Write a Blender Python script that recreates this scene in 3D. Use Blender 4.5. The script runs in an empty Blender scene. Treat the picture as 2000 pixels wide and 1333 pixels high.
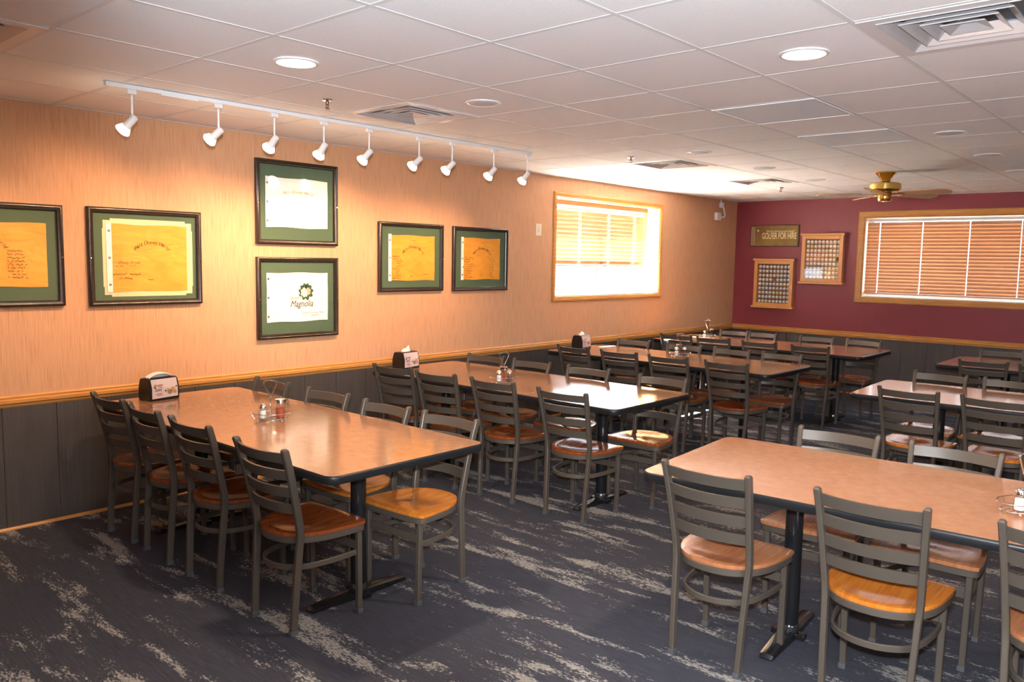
import bpy, bmesh, math, random
from mathutils import Vector, Matrix
random.seed(7)
C = bpy.context.scene.collection
R = math.radians
PI = math.pi
H = 2.543          # ceiling
L = 10.80          # far wall
G = 0.6096         # ceiling grid
TZ = 0.765         # table top height
KT, KC = .9837, .976

# ------------------------------------------------------------------ materials
def mat(name, col=(.5,.5,.5), rough=.5, metal=0., coat=0., emis=None, estr=0., spec=.5):
    m = bpy.data.materials.new(name); m.use_nodes = True
    b = m.node_tree.nodes['Principled BSDF']
    b.inputs['Base Color'].default_value = (*col, 1)
    b.inputs['Roughness'].default_value = rough
    b.inputs['Metallic'].default_value = metal
    b.inputs['Coat Weight'].default_value = coat
    b.inputs['Coat Roughness'].default_value = .08
    b.inputs['Specular IOR Level'].default_value = spec
    if emis:
        b.inputs['Emission Color'].default_value = (*emis, 1)
        b.inputs['Emission Strength'].default_value = estr
    return m

def nodes(m): return m.node_tree.nodes, m.node_tree.links, m.node_tree.nodes['Principled BSDF']

def coords(m, scale=(1,1,1), rot=(0,0,0)):
    n, l, b = nodes(m)
    t = n.new('ShaderNodeTexCoord'); mp = n.new('ShaderNodeMapping')
    mp.inputs['Scale'].default_value = scale; mp.inputs['Rotation'].default_value = rot
    l.new(t.outputs['Object'], mp.inputs['Vector'])
    return mp.outputs['Vector']

def noise(m, vec, scale=5, detail=4, rough=.5, dist=0.):
    n, l, b = nodes(m)
    x = n.new('ShaderNodeTexNoise'); x.inputs['Scale'].default_value = scale
    x.inputs['Detail'].default_value = detail; x.inputs['Roughness'].default_value = rough
    x.inputs['Distortion'].default_value = dist
    l.new(vec, x.inputs['Vector']); return x.outputs['Fac']

def ramp(m, fac, stops, interp='LINEAR'):
    n, l, b = nodes(m)
    r = n.new('ShaderNodeValToRGB'); r.color_ramp.interpolation = interp
    e = r.color_ramp.elements
    while len(e) < len(stops): e.new(.5)
    for k, (p, c) in enumerate(stops):
        e[k].position = p; e[k].color = (*c, 1) if len(c) == 3 else c
    l.new(fac, r.inputs['Fac']); return r.outputs['Color']

def mix(m, fac, a, c, mode='MIX'):
    n, l, b = nodes(m)
    x = n.new('ShaderNodeMix'); x.data_type = 'RGBA'; x.blend_type = mode
    if isinstance(fac, (int, float)): x.inputs[0].default_value = fac
    else: l.new(fac, x.inputs[0])
    for k, v in ((6, a), (7, c)):
        if isinstance(v, tuple): x.inputs[k].default_value = (*v, 1)
        else: l.new(v, x.inputs[k])
    return x.outputs[2]

def base(m, col): m.node_tree.links.new(col, nodes(m)[2].inputs['Base Color'])

def bump(m, fac, strength=.2, dist=.002):
    n, l, b = nodes(m)
    x = n.new('ShaderNodeBump'); x.inputs['Strength'].default_value = strength
    x.inputs['Distance'].default_value = dist
    l.new(fac, x.inputs['Height']); l.new(x.outputs['Normal'], b.inputs['Normal'])

def math_node(m, op, a, c=None, cl=False):
    n, l, b = nodes(m)
    x = n.new('ShaderNodeMath'); x.operation = op; x.use_clamp = cl
    for k, v in ((0, a), (1, c)):
        if v is None: continue
        if isinstance(v, (int, float)): x.inputs[k].default_value = v
        else: l.new(v, x.inputs[k])
    return x.outputs[0]

M = {}
# grasscloth wallpaper: fine vertical streaks
m = M['paper'] = mat('wallpaper', rough=.75)
v = coords(m, (1, 120, 3.2)); f = noise(m, v, 1.6, 6, .62)
v2 = coords(m, (1, 160, 5)); f2 = noise(m, v2, 1.0, 3)
c1 = ramp(m, f, [(.34, (.50,.262,.138)), (.5, (.585,.312,.168)), (.68, (.64,.352,.195))])
c2 = ramp(m, f2, [(.32, (.66,.60,.57)), (.44, (1,1,1))])
base(m, mix(m, .55, c1, c2, 'MULTIPLY')); bump(m, f, .15, .001)

m = M['maroon'] = mat('maroon_paint', (.215,.028,.040), .42)
v = coords(m, (1,1,1)); f = noise(m, v, 220, 2); bump(m, f, .08, .0006)

m = M['wains'] = mat('wainscot_board', (.065,.055,.052), .5)
v = coords(m, (60, 60, 1.5)); f = noise(m, v, 1.5, 5)
base(m, ramp(m, f, [(.3, (.048,.040,.037)), (.7, (.070,.058,.052))]))

m = M['oak'] = mat('oak_trim', rough=.34)
v = coords(m, (3, 3, 40), (0,0,0)); f = noise(m, v, 1.5, 5, .6, .6)
base(m, ramp(m, f, [(.3, (.43,.185,.045)), (.7, (.60,.28,.075))]))

m = M['ceiling'] = mat('ceiling_tile', rough=.9)
v = coords(m); f = noise(m, v, 160, 3, .7)
base(m, ramp(m, f, [(.3, (.78,.775,.79)), (.6, (.86,.855,.87))])); bump(m, f, .25, .002)
M['tbar'] = mat('grid_metal', (.72,.71,.71), .7)
M['white'] = mat('white_metal', (.72,.71,.72), .35)
M['whitepl'] = mat('white_plastic', (.70,.60,.46), .4)
M['grey_lens'] = mat('grey_lens', (.50,.52,.56), .4)
M['alum'] = mat('satin_aluminium', (.62,.62,.64), .28, .85)
M['dark'] = mat('dark_recess', (.02,.018,.016), .8)
M['diffcone'] = mat('diffuser_enamel', (.60,.59,.60), .25, .3)
M['panel_lens'] = mat('prismatic_lens', (.78,.86,.94), .5)

# carpet: slate pile with broken taupe streaks running along x
m = M['carpet'] = mat('carpet_pile', rough=.95, spec=.1)
v = coords(m, (1.25, 6.0, 1)); f = noise(m, v, 1.05, 3, .5, .5)
v2 = coords(m, (28, 62, 1)); f2 = noise(m, v2, 1.6, 5, .75)
v4 = coords(m, (5, 16, 1)); f4 = noise(m, v4, 1.4, 3, .6)
big = math_node(m, 'MULTIPLY', math_node(m, 'SUBTRACT', f, .590), 14., False)
mid = math_node(m, 'MULTIPLY', math_node(m, 'SUBTRACT', f4, .5), 6.)
fine = math_node(m, 'MULTIPLY', math_node(m, 'SUBTRACT', f2, .5), 10.)
s = math_node(m, 'ADD', math_node(m, 'ADD', big, mid), fine)
mask = math_node(m, 'MULTIPLY', s, 1.3, True)
faint = math_node(m, 'MULTIPLY', math_node(m, 'SUBTRACT', f4, .60), 3., True)
v3 = coords(m, (8, 260, 1)); f3 = noise(m, v3, 1, 2)
ground = ramp(m, f3, [(.3, (.036,.037,.048)), (.7, (.060,.060,.074))])
ground = mix(m, math_node(m, 'MULTIPLY', faint, math_node(m, 'MULTIPLY', fine, .5, True), True), ground, (.12,.11,.105))
streak = ramp(m, f2, [(.38, (.18,.165,.155)), (.62, (.33,.31,.285))])
base(m, mix(m, mask, ground, streak)); bump(m, f3, .25, .003)

# table laminate
m = M['lam'] = mat('speckled_laminate', rough=.20, coat=.0, spec=.5)
v = coords(m); f = noise(m, v, 22, 6, .7, .5); f2 = noise(m, coords(m, (1,1,1)), 3.0, 3)
a_ = ramp(m, f, [(.30, (.32,.152,.080)), (.5, (.36,.175,.093)), (.72, (.41,.205,.113))])
base(m, a_)
rr = ramp(m, f2, [(.3, (.10,.10,.10)), (.7, (.17,.17,.17))]); m.node_tree.links.new(rr, nodes(m)[2].inputs['Roughness'])
M['edge'] = mat('black_vinyl_edge', (.011,.0115,.013), .34, spec=.35)
M['blackmetal'] = mat('black_enamel', (.010,.010,.011), .2, spec=.6)
M['chrome'] = mat('chrome', (.85,.85,.87), .07, 1.)
M['collar'] = mat('polished_collar', (.16,.17,.19), .12, .9)
m = M['frame'] = mat('taupe_powder_coat', (.081,.065,.051), .42, .15)
f = noise(m, coords(m), 400, 2); bump(m, f, .06, .0005)
M['glide'] = mat('grey_rubber', (.06,.065,.075), .7)
def wood(name, a, c, d):
    m = mat(name, rough=.17, spec=.75)
    v = coords(m, (38, 2.2, 2)); f = noise(m, v, 1.3, 5, .6, 1.2)
    base(m, ramp(m, f, [(.3, a), (.5, c), (.7, d)])); return m
M['cherry'] = wood('cherry_wood', (.16,.034,.008), (.24,.055,.012), (.30,.075,.018))
M['amber'] = wood('amber_wood', (.40,.115,.014), (.52,.16,.022), (.60,.20,.03))
M['tan'] = wood('tan_wood', (.30,.11,.045), (.38,.145,.06), (.45,.18,.08))

m = M['picframe'] = mat('dark_bronze_wood', (.050,.030,.020), .28)
v = coords(m, (1, 30, 30)); f = noise(m, v, 1.5, 3); base(m, ramp(m, f, [(.3, (.018,.012,.009)), (.7, (.040,.025,.016))]))
M['mat_green'] = mat('green_mat_board', (.075,.125,.070), .85)
M['mat_cream'] = mat('cream_mat_board', (.80,.62,.36), .85)
def cloth(name, a, c):
    m = mat(name, rough=.6)
    v = coords(m, (1, 3, 7), (R(35),0,0)); f = noise(m, v, 2.2, 3, .5, .8)
    base(m, ramp(m, f, [(.3, a), (.7, c)])); bump(m, f, .5, .012); return m
M['yellow'] = cloth('yellow_nylon', (.74,.30,.025), (.82,.37,.04))
M['flagwhite'] = cloth('white_nylon', (.80,.78,.72), (.86,.84,.78))
M['thread'] = mat('brown_thread', (.10,.055,.02), .7)
M['thread_red'] = mat('red_thread', (.35,.05,.04), .7)
M['thread_gold'] = mat('gold_thread', (.55,.22,.03), .7)
M['thread_pale'] = mat('pale_thread', (.38,.32,.16), .7)
M['thread_green'] = mat('green_thread', (.04,.10,.04), .7)
M['petal'] = mat('cream_thread', (.80,.72,.52), .7)
M['petal2'] = mat('peach_thread', (.68,.38,.25), .7)

def glass(name, tint=(1,1,1), f0=1.45, mult=1.0):
    m = bpy.data.materials.new(name); m.use_nodes = True
    n, l = m.node_tree.nodes, m.node_tree.links
    n.remove(n['Principled BSDF'])
    t = n.new('ShaderNodeBsdfTransparent'); t.inputs[0].default_value = (*tint, 1)
    g = n.new('ShaderNodeBsdfGlossy'); g.inputs['Roughness'].default_value = .015
    lw = n.new('ShaderNodeLayerWeight'); lw.inputs['Blend'].default_value = .5
    pw = n.new('ShaderNodeMath'); pw.operation = 'POWER'; pw.inputs[1].default_value = 5; l.new(lw.outputs['Facing'], pw.inputs[0])
    fr = n.new('ShaderNodeMath'); fr.operation = 'MULTIPLY_ADD'; fr.inputs[1].default_value = .95; fr.inputs[2].default_value = .035; l.new(pw.outputs[0], fr.inputs[0])
    mx = n.new('ShaderNodeMixShader'); l.new(fr.outputs[0], mx.inputs[0])
    l.new(t.outputs[0], mx.inputs[1]); l.new(g.outputs[0], mx.inputs[2])
    l.new(mx.outputs[0], n['Material Output'].inputs['Surface']); return m
M['glass'] = glass('clear_glass')
M['jarglass'] = glass('jar_glass', (.93,.95,.95), 1.6)

# blind slats: wood-look vinyl that lets a little daylight through
def slatmat(name, col, tr):
    m = bpy.data.materials.new(name); m.use_nodes = True
    n, l = m.node_tree.nodes, m.node_tree.links; b = n['Principled BSDF']
    b.inputs['Base Color'].default_value = (*col, 1); b.inputs['Roughness'].default_value = .35
    t = n.new('ShaderNodeBsdfTranslucent'); t.inputs[0].default_value = (*tr, 1)
    mx = n.new('ShaderNodeMixShader'); mx.inputs[0].default_value = .13
    l.new(b.outputs[0], mx.inputs[1]); l.new(t.outputs[0], mx.inputs[2])
    l.new(mx.outputs[0], n['Material Output'].inputs['Surface']); return m
M['slat'] = slatmat('blind_slat', (.58,.32,.175), (.66,.30,.12))
M['cord'] = mat('cord', (.75,.72,.68), .6)
M['jamb'] = mat('cream_jamb', (.72,.46,.20), .5)
M['sillwhite'] = mat('white_sill', (.88,.86,.80), .38, spec=.9)
M['bulb'] = mat('bulb_glow', (1,1,1), .3, emis=(1,.80,.55), estr=22)
M['downglow'] = mat('downlight_glow', (1,1,1), .3, emis=(1,.86,.66), estr=14)
M['fillglow'] = mat('fill_glow', (1,1,1), .3, emis=(1,.82,.64), estr=3.0)  # glow of the added fill panels
M['brass'] = mat('polished_brass', (.72,.48,.14), .16, 1.)
m = M['blade'] = mat('blade_wood', (.38,.22,.11), .45)
M['sprink'] = mat('sprinkler_bronze', (.18,.12,.08), .35, .8)
M['disp'] = mat('black_plastic', (.012,.009,.008), .3)
M['card'] = mat('pink_card', (.66,.52,.50), .5)
M['ink'] = mat('dark_ink', (.08,.05,.05), .6)
M['inkred'] = mat('red_ink', (.52,.20,.19), .6)
M['inkorange'] = mat('orange_ink', (.60,.30,.12), .6)
M['inkgreen'] = mat('olive_ink', (.24,.24,.10), .6)
M['paper_w'] = mat('white_tissue', (.84,.82,.80), .9)
M['salt'] = mat('salt', (.82,.82,.80), .9)
M['redspice'] = mat('red_pepper_flakes', (.40,.06,.02), .8)
M['pepper'] = mat('ground_pepper', (.10,.07,.05), .9)
m = M['ball'] = mat('golf_ball_white', (.76,.75,.74), .35)
M['ball_red'] = mat('golf_ball_orange_red', (.75,.12,.05), .35)
M['ball_yellow'] = mat('golf_ball_yellow', (.70,.75,.06), .35)
M['caseoak'] = mat('case_oak', (.60,.27,.08), .35)
M['caseback'] = mat('case_back', (.10,.075,.05), .8)
m = M['signface'] = mat('sign_face', rough=.5)
v = coords(m); f = noise(m, v, 4, 3); base(m, ramp(m, f, [(.35, (.16,.075,.015)), (.55, (.22,.135,.015)), (.75, (.27,.18,.03))]))
M['signedge'] = mat('sign_edge', (.07,.02,.012), .5)
M['signtext'] = mat('sign_lettering', (.80,.62,.34), .6)
M['signstrip'] = mat('sign_strip', (.42,.30,.18), .6)
M['outdoor'] = mat('pale_concrete', (.60,.58,.54), .9)
M['outlet'] = mat('brown_plastic', (.42,.36,.30), .4)

# ------------------------------------------------------------------ mesh helpers
def link(name, bm, m, parent=None, smooth=False, loc=None):
    me = bpy.data.meshes.new(name)
    bmesh.ops.recalc_face_normals(bm, faces=bm.faces)
    bm.to_mesh(me); bm.free()
    for k in (m if isinstance(m, (list, tuple)) else [m]): me.materials.append(k)
    o = bpy.data.objects.new(name, me); C.objects.link(o)
    if parent is not None: o.parent = parent
    if loc is not None: o.location = loc
    if smooth:
        me.shade_smooth() if hasattr(me, 'shade_smooth') else None
        if smooth != 'all':
            me.set_sharp_from_angle(angle=R(38))
    return o

def B(): return bmesh.new()

def box(bm, x0, x1, y0, y1, z0, z1, bev=0, mi=0, mtx=None):
    vs = [bm.verts.new(p) for p in ((x0,y0,z0),(x1,y0,z0),(x1,y1,z0),(x0,y1,z0),(x0,y0,z1),(x1,y0,z1),(x1,y1,z1),(x0,y1,z1))]
    fs = [bm.faces.new([vs[i] for i in q]) for q in ((3,2,1,0),(4,5,6,7),(0,1,5,4),(1,2,6,5),(2,3,7,6),(3,0,4,7))]
    for f in fs: f.material_index = mi
    if bev:
        es = list({e for f in fs for e in f.edges})
        r = bmesh.ops.bevel(bm, geom=es, offset=bev, segments=2, affect='EDGES', profile=.5)
        vs = list({v for f in r['faces'] for v in f.verts} | {v for v in vs if v.is_valid})
    if mtx is not None: bmesh.ops.transform(bm, matrix=mtx, verts=[v for v in vs if v.is_valid])
    return vs

def frame_axes(t, up=Vector((0,0,1))):
    t = t.normalized()
    if abs(t.dot(up)) > .98: up = Vector((0,1,0))
    s = t.cross(up).normalized(); n = s.cross(t).normalized()
    return s, n

def sweep(bm, pts, prof, up=Vector((0,0,1)), closed=False, scales=None, fixed=None):
    """sweep a closed profile [(a,b)..] along pts; a along side axis, b along normal axis"""
    pts = [Vector(p) for p in pts]; n = len(pts); rings = []
    for i, p in enumerate(pts):
        if closed: t = pts[(i+1) % n] - pts[i-1]
        else: t = pts[min(i+1, n-1)] - pts[max(i-1, 0)]
        if fixed: s, q = fixed
        else: s, q = frame_axes(t, up)
        k = scales[i] if scales else 1
        rings.append([bm.verts.new(p + s*a*k + q*b*k) for a, b in prof])
    m_ = len(prof)
    for i in range(n if closed else n-1):
        A, D = rings[i], rings[(i+1) % n]
        for j in range(m_): bm.faces.new((A[j], A[(j+1) % m_], D[(j+1) % m_], D[j]))
    if not closed:
        bm.faces.new(rings[0][::-1]); bm.faces.new(rings[-1])
    return rings

def circ(r, n=8): return [(r*math.cos(2*PI*k/n), r*math.sin(2*PI*k/n)) for k in range(n)]
def rect(w, h, c=0):
    if not c: return [(-w/2,-h/2),(w/2,-h/2),(w/2,h/2),(-w/2,h/2)]
    x, y = w/2, h/2
    return [(-x+c,-y),(x-c,-y),(x,-y+c),(x,y-c),(x-c,y),(-x+c,y),(-x,y-c),(-x,-y+c)]

def lathe(bm, prof, n=20, loc=(0,0,0), axis=None, cap=True, mi=0):
    """prof [(r,z)..]; axis: direction of +z"""
    loc = Vector(loc)
    q = Vector((0,0,1)).rotation_difference(Vector(axis).normalized()) if axis is not None else None
    rings = []
    for r, z in prof:
        ring = []
        for k in range(n):
            p = Vector((r*math.cos(2*PI*k/n), r*math.sin(2*PI*k/n), z))
            if q: p = q @ p
            ring.append(bm.verts.new(loc+p))
        rings.append(ring)
    for i in range(len(rings)-1):
        for k in range(n):
            f = bm.faces.new((rings[i][k], rings[i][(k+1)%n], rings[i+1][(k+1)%n], rings[i+1][k])); f.material_index = mi
    if cap:
        bm.faces.new(rings[0][::-1]).material_index = mi; bm.faces.new(rings[-1]).material_index = mi

def prism(bm, pts, z0, z1, mi=0):
    a = [bm.verts.new((x,y,z0)) for x,y in pts]; b = [bm.verts.new((x,y,z1)) for x,y in pts]
    n = len(pts)
    bm.faces.new(a[::-1]).material_index = mi; bm.faces.new(b).material_index = mi
    for i in range(n): bm.faces.new((a[i],a[(i+1)%n],b[(i+1)%n],b[i])).material_index = mi

def roundrect(x0, x1, y0, y1, r, n=6):
    o = []
    for cx, cy, a0 in ((x1-r,y0+r,-90),(x1-r,y1-r,0),(x0+r,y1-r,90),(x0+r,y0+r,180)):
        for k in range(n+1):
            a = R(a0 + 90*k/n); o.append((cx+r*math.cos(a), cy+r*math.sin(a)))
    return o

def catmull(P, n=6):
    P = [Vector(p) for p in P]; o = []
    for i in range(len(P)-1):
        a = P[max(i-1,0)]; b = P[i]; c = P[i+1]; d = P[min(i+2,len(P)-1)]
        for k in range(n):
            t = k/n
            o.append(.5*((2*b)+(c-a)*t+(2*a-5*b+4*c-d)*t*t+(-a+3*b-3*c+d)*t**3))
    o.append(P[-1]); return o

def tag(o, label=None, cat=None, group=None, kind=None):
    if label: o['label'] = label
    if cat: o['category'] = cat
    if group: o['group'] = group
    if kind: o['kind'] = kind
    return o

def empty(name, loc=(0,0,0), rz=0, rot=None):
    o = bpy.data.objects.new(name, None); C.objects.link(o)
    o.location = loc; o.rotation_euler = rot if rot else (0,0,rz); o.empty_display_size = .1
    return o

def kids(o): return [x for x in bpy.data.objects if x.parent == o]
def copy_tree(o, parent=None, tree=None):
    c = o.copy(); C.objects.link(c); c.parent = parent
    for ch in TREE.get(o.name, kids(o)): copy_tree(ch, c)
    return c
TREE = {}
def freeze(o):
    k = kids(o); TREE[o.name] = k
    for x in k: freeze(x)

def text_mesh(s, size, m, name, parent, mtx, depth=.0006, shear=0., width=1., align='CENTER', bold=0.):
    cu = bpy.data.curves.new(name, 'FONT'); cu.body = s; cu.size = size
    cu.shear = shear; cu.align_x = align; cu.align_y = 'CENTER'; cu.extrude = depth; cu.offset = bold
    t = bpy.data.objects.new(name, cu); C.objects.link(t)
    bpy.context.view_layer.update()
    me = bpy.data.meshes.new_from_object(t.evaluated_get(bpy.context.evaluated_depsgraph_get()))
    bpy.data.objects.remove(t); bpy.data.curves.remove(cu)
    me.transform(mtx @ Matrix.Diagonal((width,1,1,1)))
    me.name = name; me.materials.clear(); me.materials.append(m)
    o = bpy.data.objects.new(name, me); C.objects.link(o); o.parent = parent
    return o

def join_meshes(objs, name):
    bm = bmesh.new()
    for o in objs: bm.from_mesh(o.data)
    m = objs[0].data.materials[0]; p = objs[0].parent
    for o in objs: bpy.data.objects.remove(o)
    me = bpy.data.meshes.new(name); bm.to_mesh(me); bm.free(); me.materials.append(m)
    o = bpy.data.objects.new(name, me); C.objects.link(o); o.parent = p; return o

# ------------------------------------------------------------------ camera
cam = bpy.data.cameras.new('camera'); cam.sensor_width = 36; cam.lens = 1579.179/2000*36
cam.clip_start = .05; cam.clip_end = 100
co = bpy.data.objects.new('camera', cam); C.objects.link(co)
r_ = Vector((.74529362,.6665042,.01759458)); u_ = Vector((-.07972371,.06288621,.99483137)); F_ = Vector((-.66195283,.74284418,-.10000488))
mw = Matrix((( r_.x,u_.x,-F_.x,5.378),(r_.y,u_.y,-F_.y,0.),(r_.z,u_.z,-F_.z,1.669),(0,0,0,1)))
co.matrix_world = mw
bpy.context.scene.camera = co

# ------------------------------------------------------------------ room shell
XR, YB = 8.6, -2.4
WIN1 = (6.70, 8.75, 1.285, 2.335)     # left wall window opening y0 y1 z0 z1
WIN2 = (1.77, 4.35, 1.275, 2.290)     # far wall window opening x0 x1 z0 z1
FILL_WIN = (-0.9, 1.40, 0.95, 2.30)         # added fill-light window in right wall (off frame) y0 y1 z0 z1
T = .22

bm = B(); box(bm, -T, XR+T, YB-T, L+T, -.12, 0); tag(link('floor', bm, M['carpet']), kind='structure')

def wall(name, m, horiz, fixed0, fixed1, a0, a1, z1, hole, zw=0., z0=0.):
    bm = B()
    def bx(p0, p1, q0, q1):
        if p1-p0 < 1e-4 or q1-q0 < 1e-4: return
        if horiz: box(bm, p0, p1, fixed0, fixed1, q0, q1)
        else: box(bm, fixed0, fixed1, p0, p1, q0, q1)
    if hole:
        h0, h1, k0, k1 = hole
        bx(a0, h0, z0, z1); bx(h1, a1, z0, z1); bx(h0, h1, z0, k0); bx(h0, h1, k1, z1)
    else: bx(a0, a1, z0, z1)
    return tag(link(name, bm, m), kind='structure')
HT = H + .30
wl = wall('wall_left', M['paper'], False, -T, 0, YB, L, HT, WIN1)
wf = wall('wall_far', M['maroon'], True, L, L+T, -T, XR+T, HT, WIN2)
wr = wall('wall_right', M['paper'], False, XR, XR+T, YB, L, HT, FILL_WIN)
wb = wall('wall_back', M['paper'], True, YB-T, YB, -T, XR+T, HT, None)

# wainscot boards with narrow grooves (surface of the walls)
def wains(name, wallobj, horiz, pos, a0, a1, pitch=.298, off=0., th=.012, sgn=1):
    bm = B(); n = int((a1-a0)/pitch)+2; s = a0 - (a0-off) % pitch
    for k in range(n):
        p, q = max(a0, s+k*pitch+.002), min(a1, s+(k+1)*pitch-.002)
        if q-p < .01: continue
        if horiz: box(bm, p, q, pos-th, pos, .0, .745, .0015)
        else: box(bm, min(pos,pos+sgn*th), max(pos,pos+sgn*th), p, q, .0, .745, .0015)
    o = link(name, bm, M['wains'], wallobj); return o
wains('wainscot_boards', wl, False, 0, YB, L-.012, off=.02)
wains('wainscot_boards', wf, True, L, 0, XR, off=.22)
wains('wainscot_boards', wr, False, XR, YB, L-.012, sgn=-1)

railprof = [(0,-.035),(.012,-.035),(.016,-.028),(.016,-.018),(.026,-.010),(.026,.008),(.016,.016),(.018,.026),(.010,.035),(0,.035)]
def rail(name, p, q, inward, z=.778, prof=railprof, m=M['oak']):
    bm = B(); p = Vector((*p, z)); q = Vector((*q, z)); n = Vector((*inward, 0))
    sweep(bm, [p, q], prof, fixed=(n, Vector((0,0,1))))
    return tag(link(name, bm, m), kind='structure')
rail('trim_1', (0,YB), (0,L), (1,0)); rail('trim_2', (0,L), (XR,L), (0,-1)); rail('trim_3', (XR,L), (XR,YB), (-1,0))
qprof = [(0.012,0),(.026,0),(.025,.008),(.020,.015),(.012,.018)]
rail('baseboard_left', (0,YB), (0,L), (1,0), 0, qprof); rail('baseboard_far', (0,L), (XR,L), (0,-1), 0, qprof)

# ceiling: tiles (cells) between a T-bar grid, with open cells for the air diffusers
gx = lambda i: i*G
gy = lambda j: .013 + j*G
DIFF = {(2,1),(2,5),(2,10),(2,13),(7,5),(7,10)}
PAN = {(5,7),(5,9)}
FILL_CELLS = {(9,-2),(11,2),(11,6),(7,-3)}  # cells for added fill panels
bm = B()
for i in range(0, int(XR/G)+1):
    for j in range(int(math.floor(YB/G))-1, int(L/G)+1):
        if (i,j) in DIFF: continue
        x0, x1 = max(0,gx(i)), min(XR, gx(i+1)); y0, y1 = max(YB,gy(j)), min(L, gy(j+1))
        if x1-x0 < .01 or y1-y0 < .01: continue
        dz = random.uniform(0, .0015)
        box(bm, x0, x1, y0, y1, H+.0016+dz*.5, H+.02)
ceil = tag(link('ceiling', bm, M['ceiling']), kind='structure')
bm = B(); box(bm, -T, XR+T, YB-T, L+T, H+.30, H+.36); link('roof_deck', bm, M['dark'], ceil)
bm = B()
for i in range(0, int(XR/G)+1):
    if 0 < gx(i) < XR: box(bm, gx(i)-.011, gx(i)+.011, YB, L, H, H+.0014)
for j in range(int(math.floor(YB/G)), int(L/G)+1):
    if YB < gy(j) < L: box(bm, 0, XR, gy(j)-.011, gy(j)+.011, H+.0002, H+.0015)
box(bm, 0, .022, YB, L, H-.0005, H+.003); box(bm, 0, XR, L-.022, L, H-.0005, H+.003)
link('ceiling_grid', bm, M['tbar'], ceil)

# ------------------------------------------------------------------ ceiling fittings
def square_cone(bm, cx, cy, r0, z0, r1, z1, th=.004):
    """sloping square ring from half-size r0 at z0 to r1 at z1, mitred"""
    P = lambda r, z: [bm.verts.new((cx+a*r, cy+b*r, z)) for a, b in ((-1,-1),(1,-1),(1,1),(-1,1))]
    A, D = P(r0, z0), P(r1, z1); A2, D2 = P(r0, z0+th), P(r1-.002, z1+th)
    for k in range(4):
        n = (k+1) % 4
        bm.faces.new((A[k],A[n],D[n],D[k])); bm.faces.new((A2[n],A2[k],D2[k],D2[n]))
        bm.faces.new((D[k],D[n],D2[n],D2[k])); bm.faces.new((A[n],A[k],A2[k],A2[n]))
DL = {(2,1): 'square ceiling air diffuser cut by the top left corner of the photo',
      (2,5): 'square ceiling air diffuser beside the middle of the white track',
      (2,10): 'square ceiling air diffuser beyond the track, in front of the left window',
      (2,13): 'farthest square ceiling air diffuser, by the maroon wall',
      (7,5): 'large square ceiling air diffuser at top right, nearest on that side',
      (7,10): 'square ceiling air diffuser cut by the right edge, level with the fan'}
for (i,j), lab in DL.items():
    cx, cy = gx(i)+G/2, gy(j)+G/2
    t = tag(empty('ceiling_diffuser', (cx,cy,H)), lab, 'air vent', 'square air diffusers in the ceiling')
    bm = B()
    a, b_ = .296, .245
    for (x0,x1,y0,y1) in ((-a,a,-a,-b_),(-a,a,b_,a),(-a,-b_,-b_,b_),(b_,a,-b_,b_)): box(bm, x0,x1,y0,y1,-.003,0)
    link('frame', bm, M['white'], t)
    for k, (r0, r1) in enumerate(((.243,.196),(.182,.140),(.126,.088))):
        bm = B(); square_cone(bm, 0, 0, r0, -.006+.001*k, r1, .026); link('louver', bm, M['diffcone'], t)
    bm = B(); square_cone(bm, 0, 0, .072, -.003, .02, .020); box(bm, -.022,.022,-.022,.022,.018,.024); link('centre_plate', bm, M['diffcone'], t)
    bm = B()
    for (x0,x1,y0,y1) in ((-.30,.30,-.30,-.29),(-.30,.30,.29,.30),(-.30,-.29,-.29,.29),(.29,.30,-.29,.29)): box(bm,x0,x1,y0,y1,.004,.07)
    box(bm,-.30,.30,-.30,.30,.07,.075); link('plenum_box', bm, M['alum'], t)

for n_, ((i,j), lab) in enumerate({(5,7):'bluish flat lens panel in the ceiling, nearer of the two', (5,9):'bluish flat lens panel in the ceiling, the one nearer the fan'}.items()):
    cx, cy = gx(i)+G/2, gy(j)+G/2
    t = tag(empty('ceiling_light_panel', (cx,cy,H)), lab, 'light panel', 'unlit lens panels in the ceiling')
    bm = B(); box(bm, -.29,.29,-.29,.29,-.002,.0038); link('lens', bm, M['panel_lens'], t)
    bm = B()
    for (x0,x1,y0,y1) in ((-.296,.296,-.296,-.284),(-.296,.296,.284,.296),(-.296,-.284,-.284,.284),(.284,.296,-.284,.284)): box(bm,x0,x1,y0,y1,-.005,0)
    link('frame', bm, M['tbar'], t)

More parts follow.
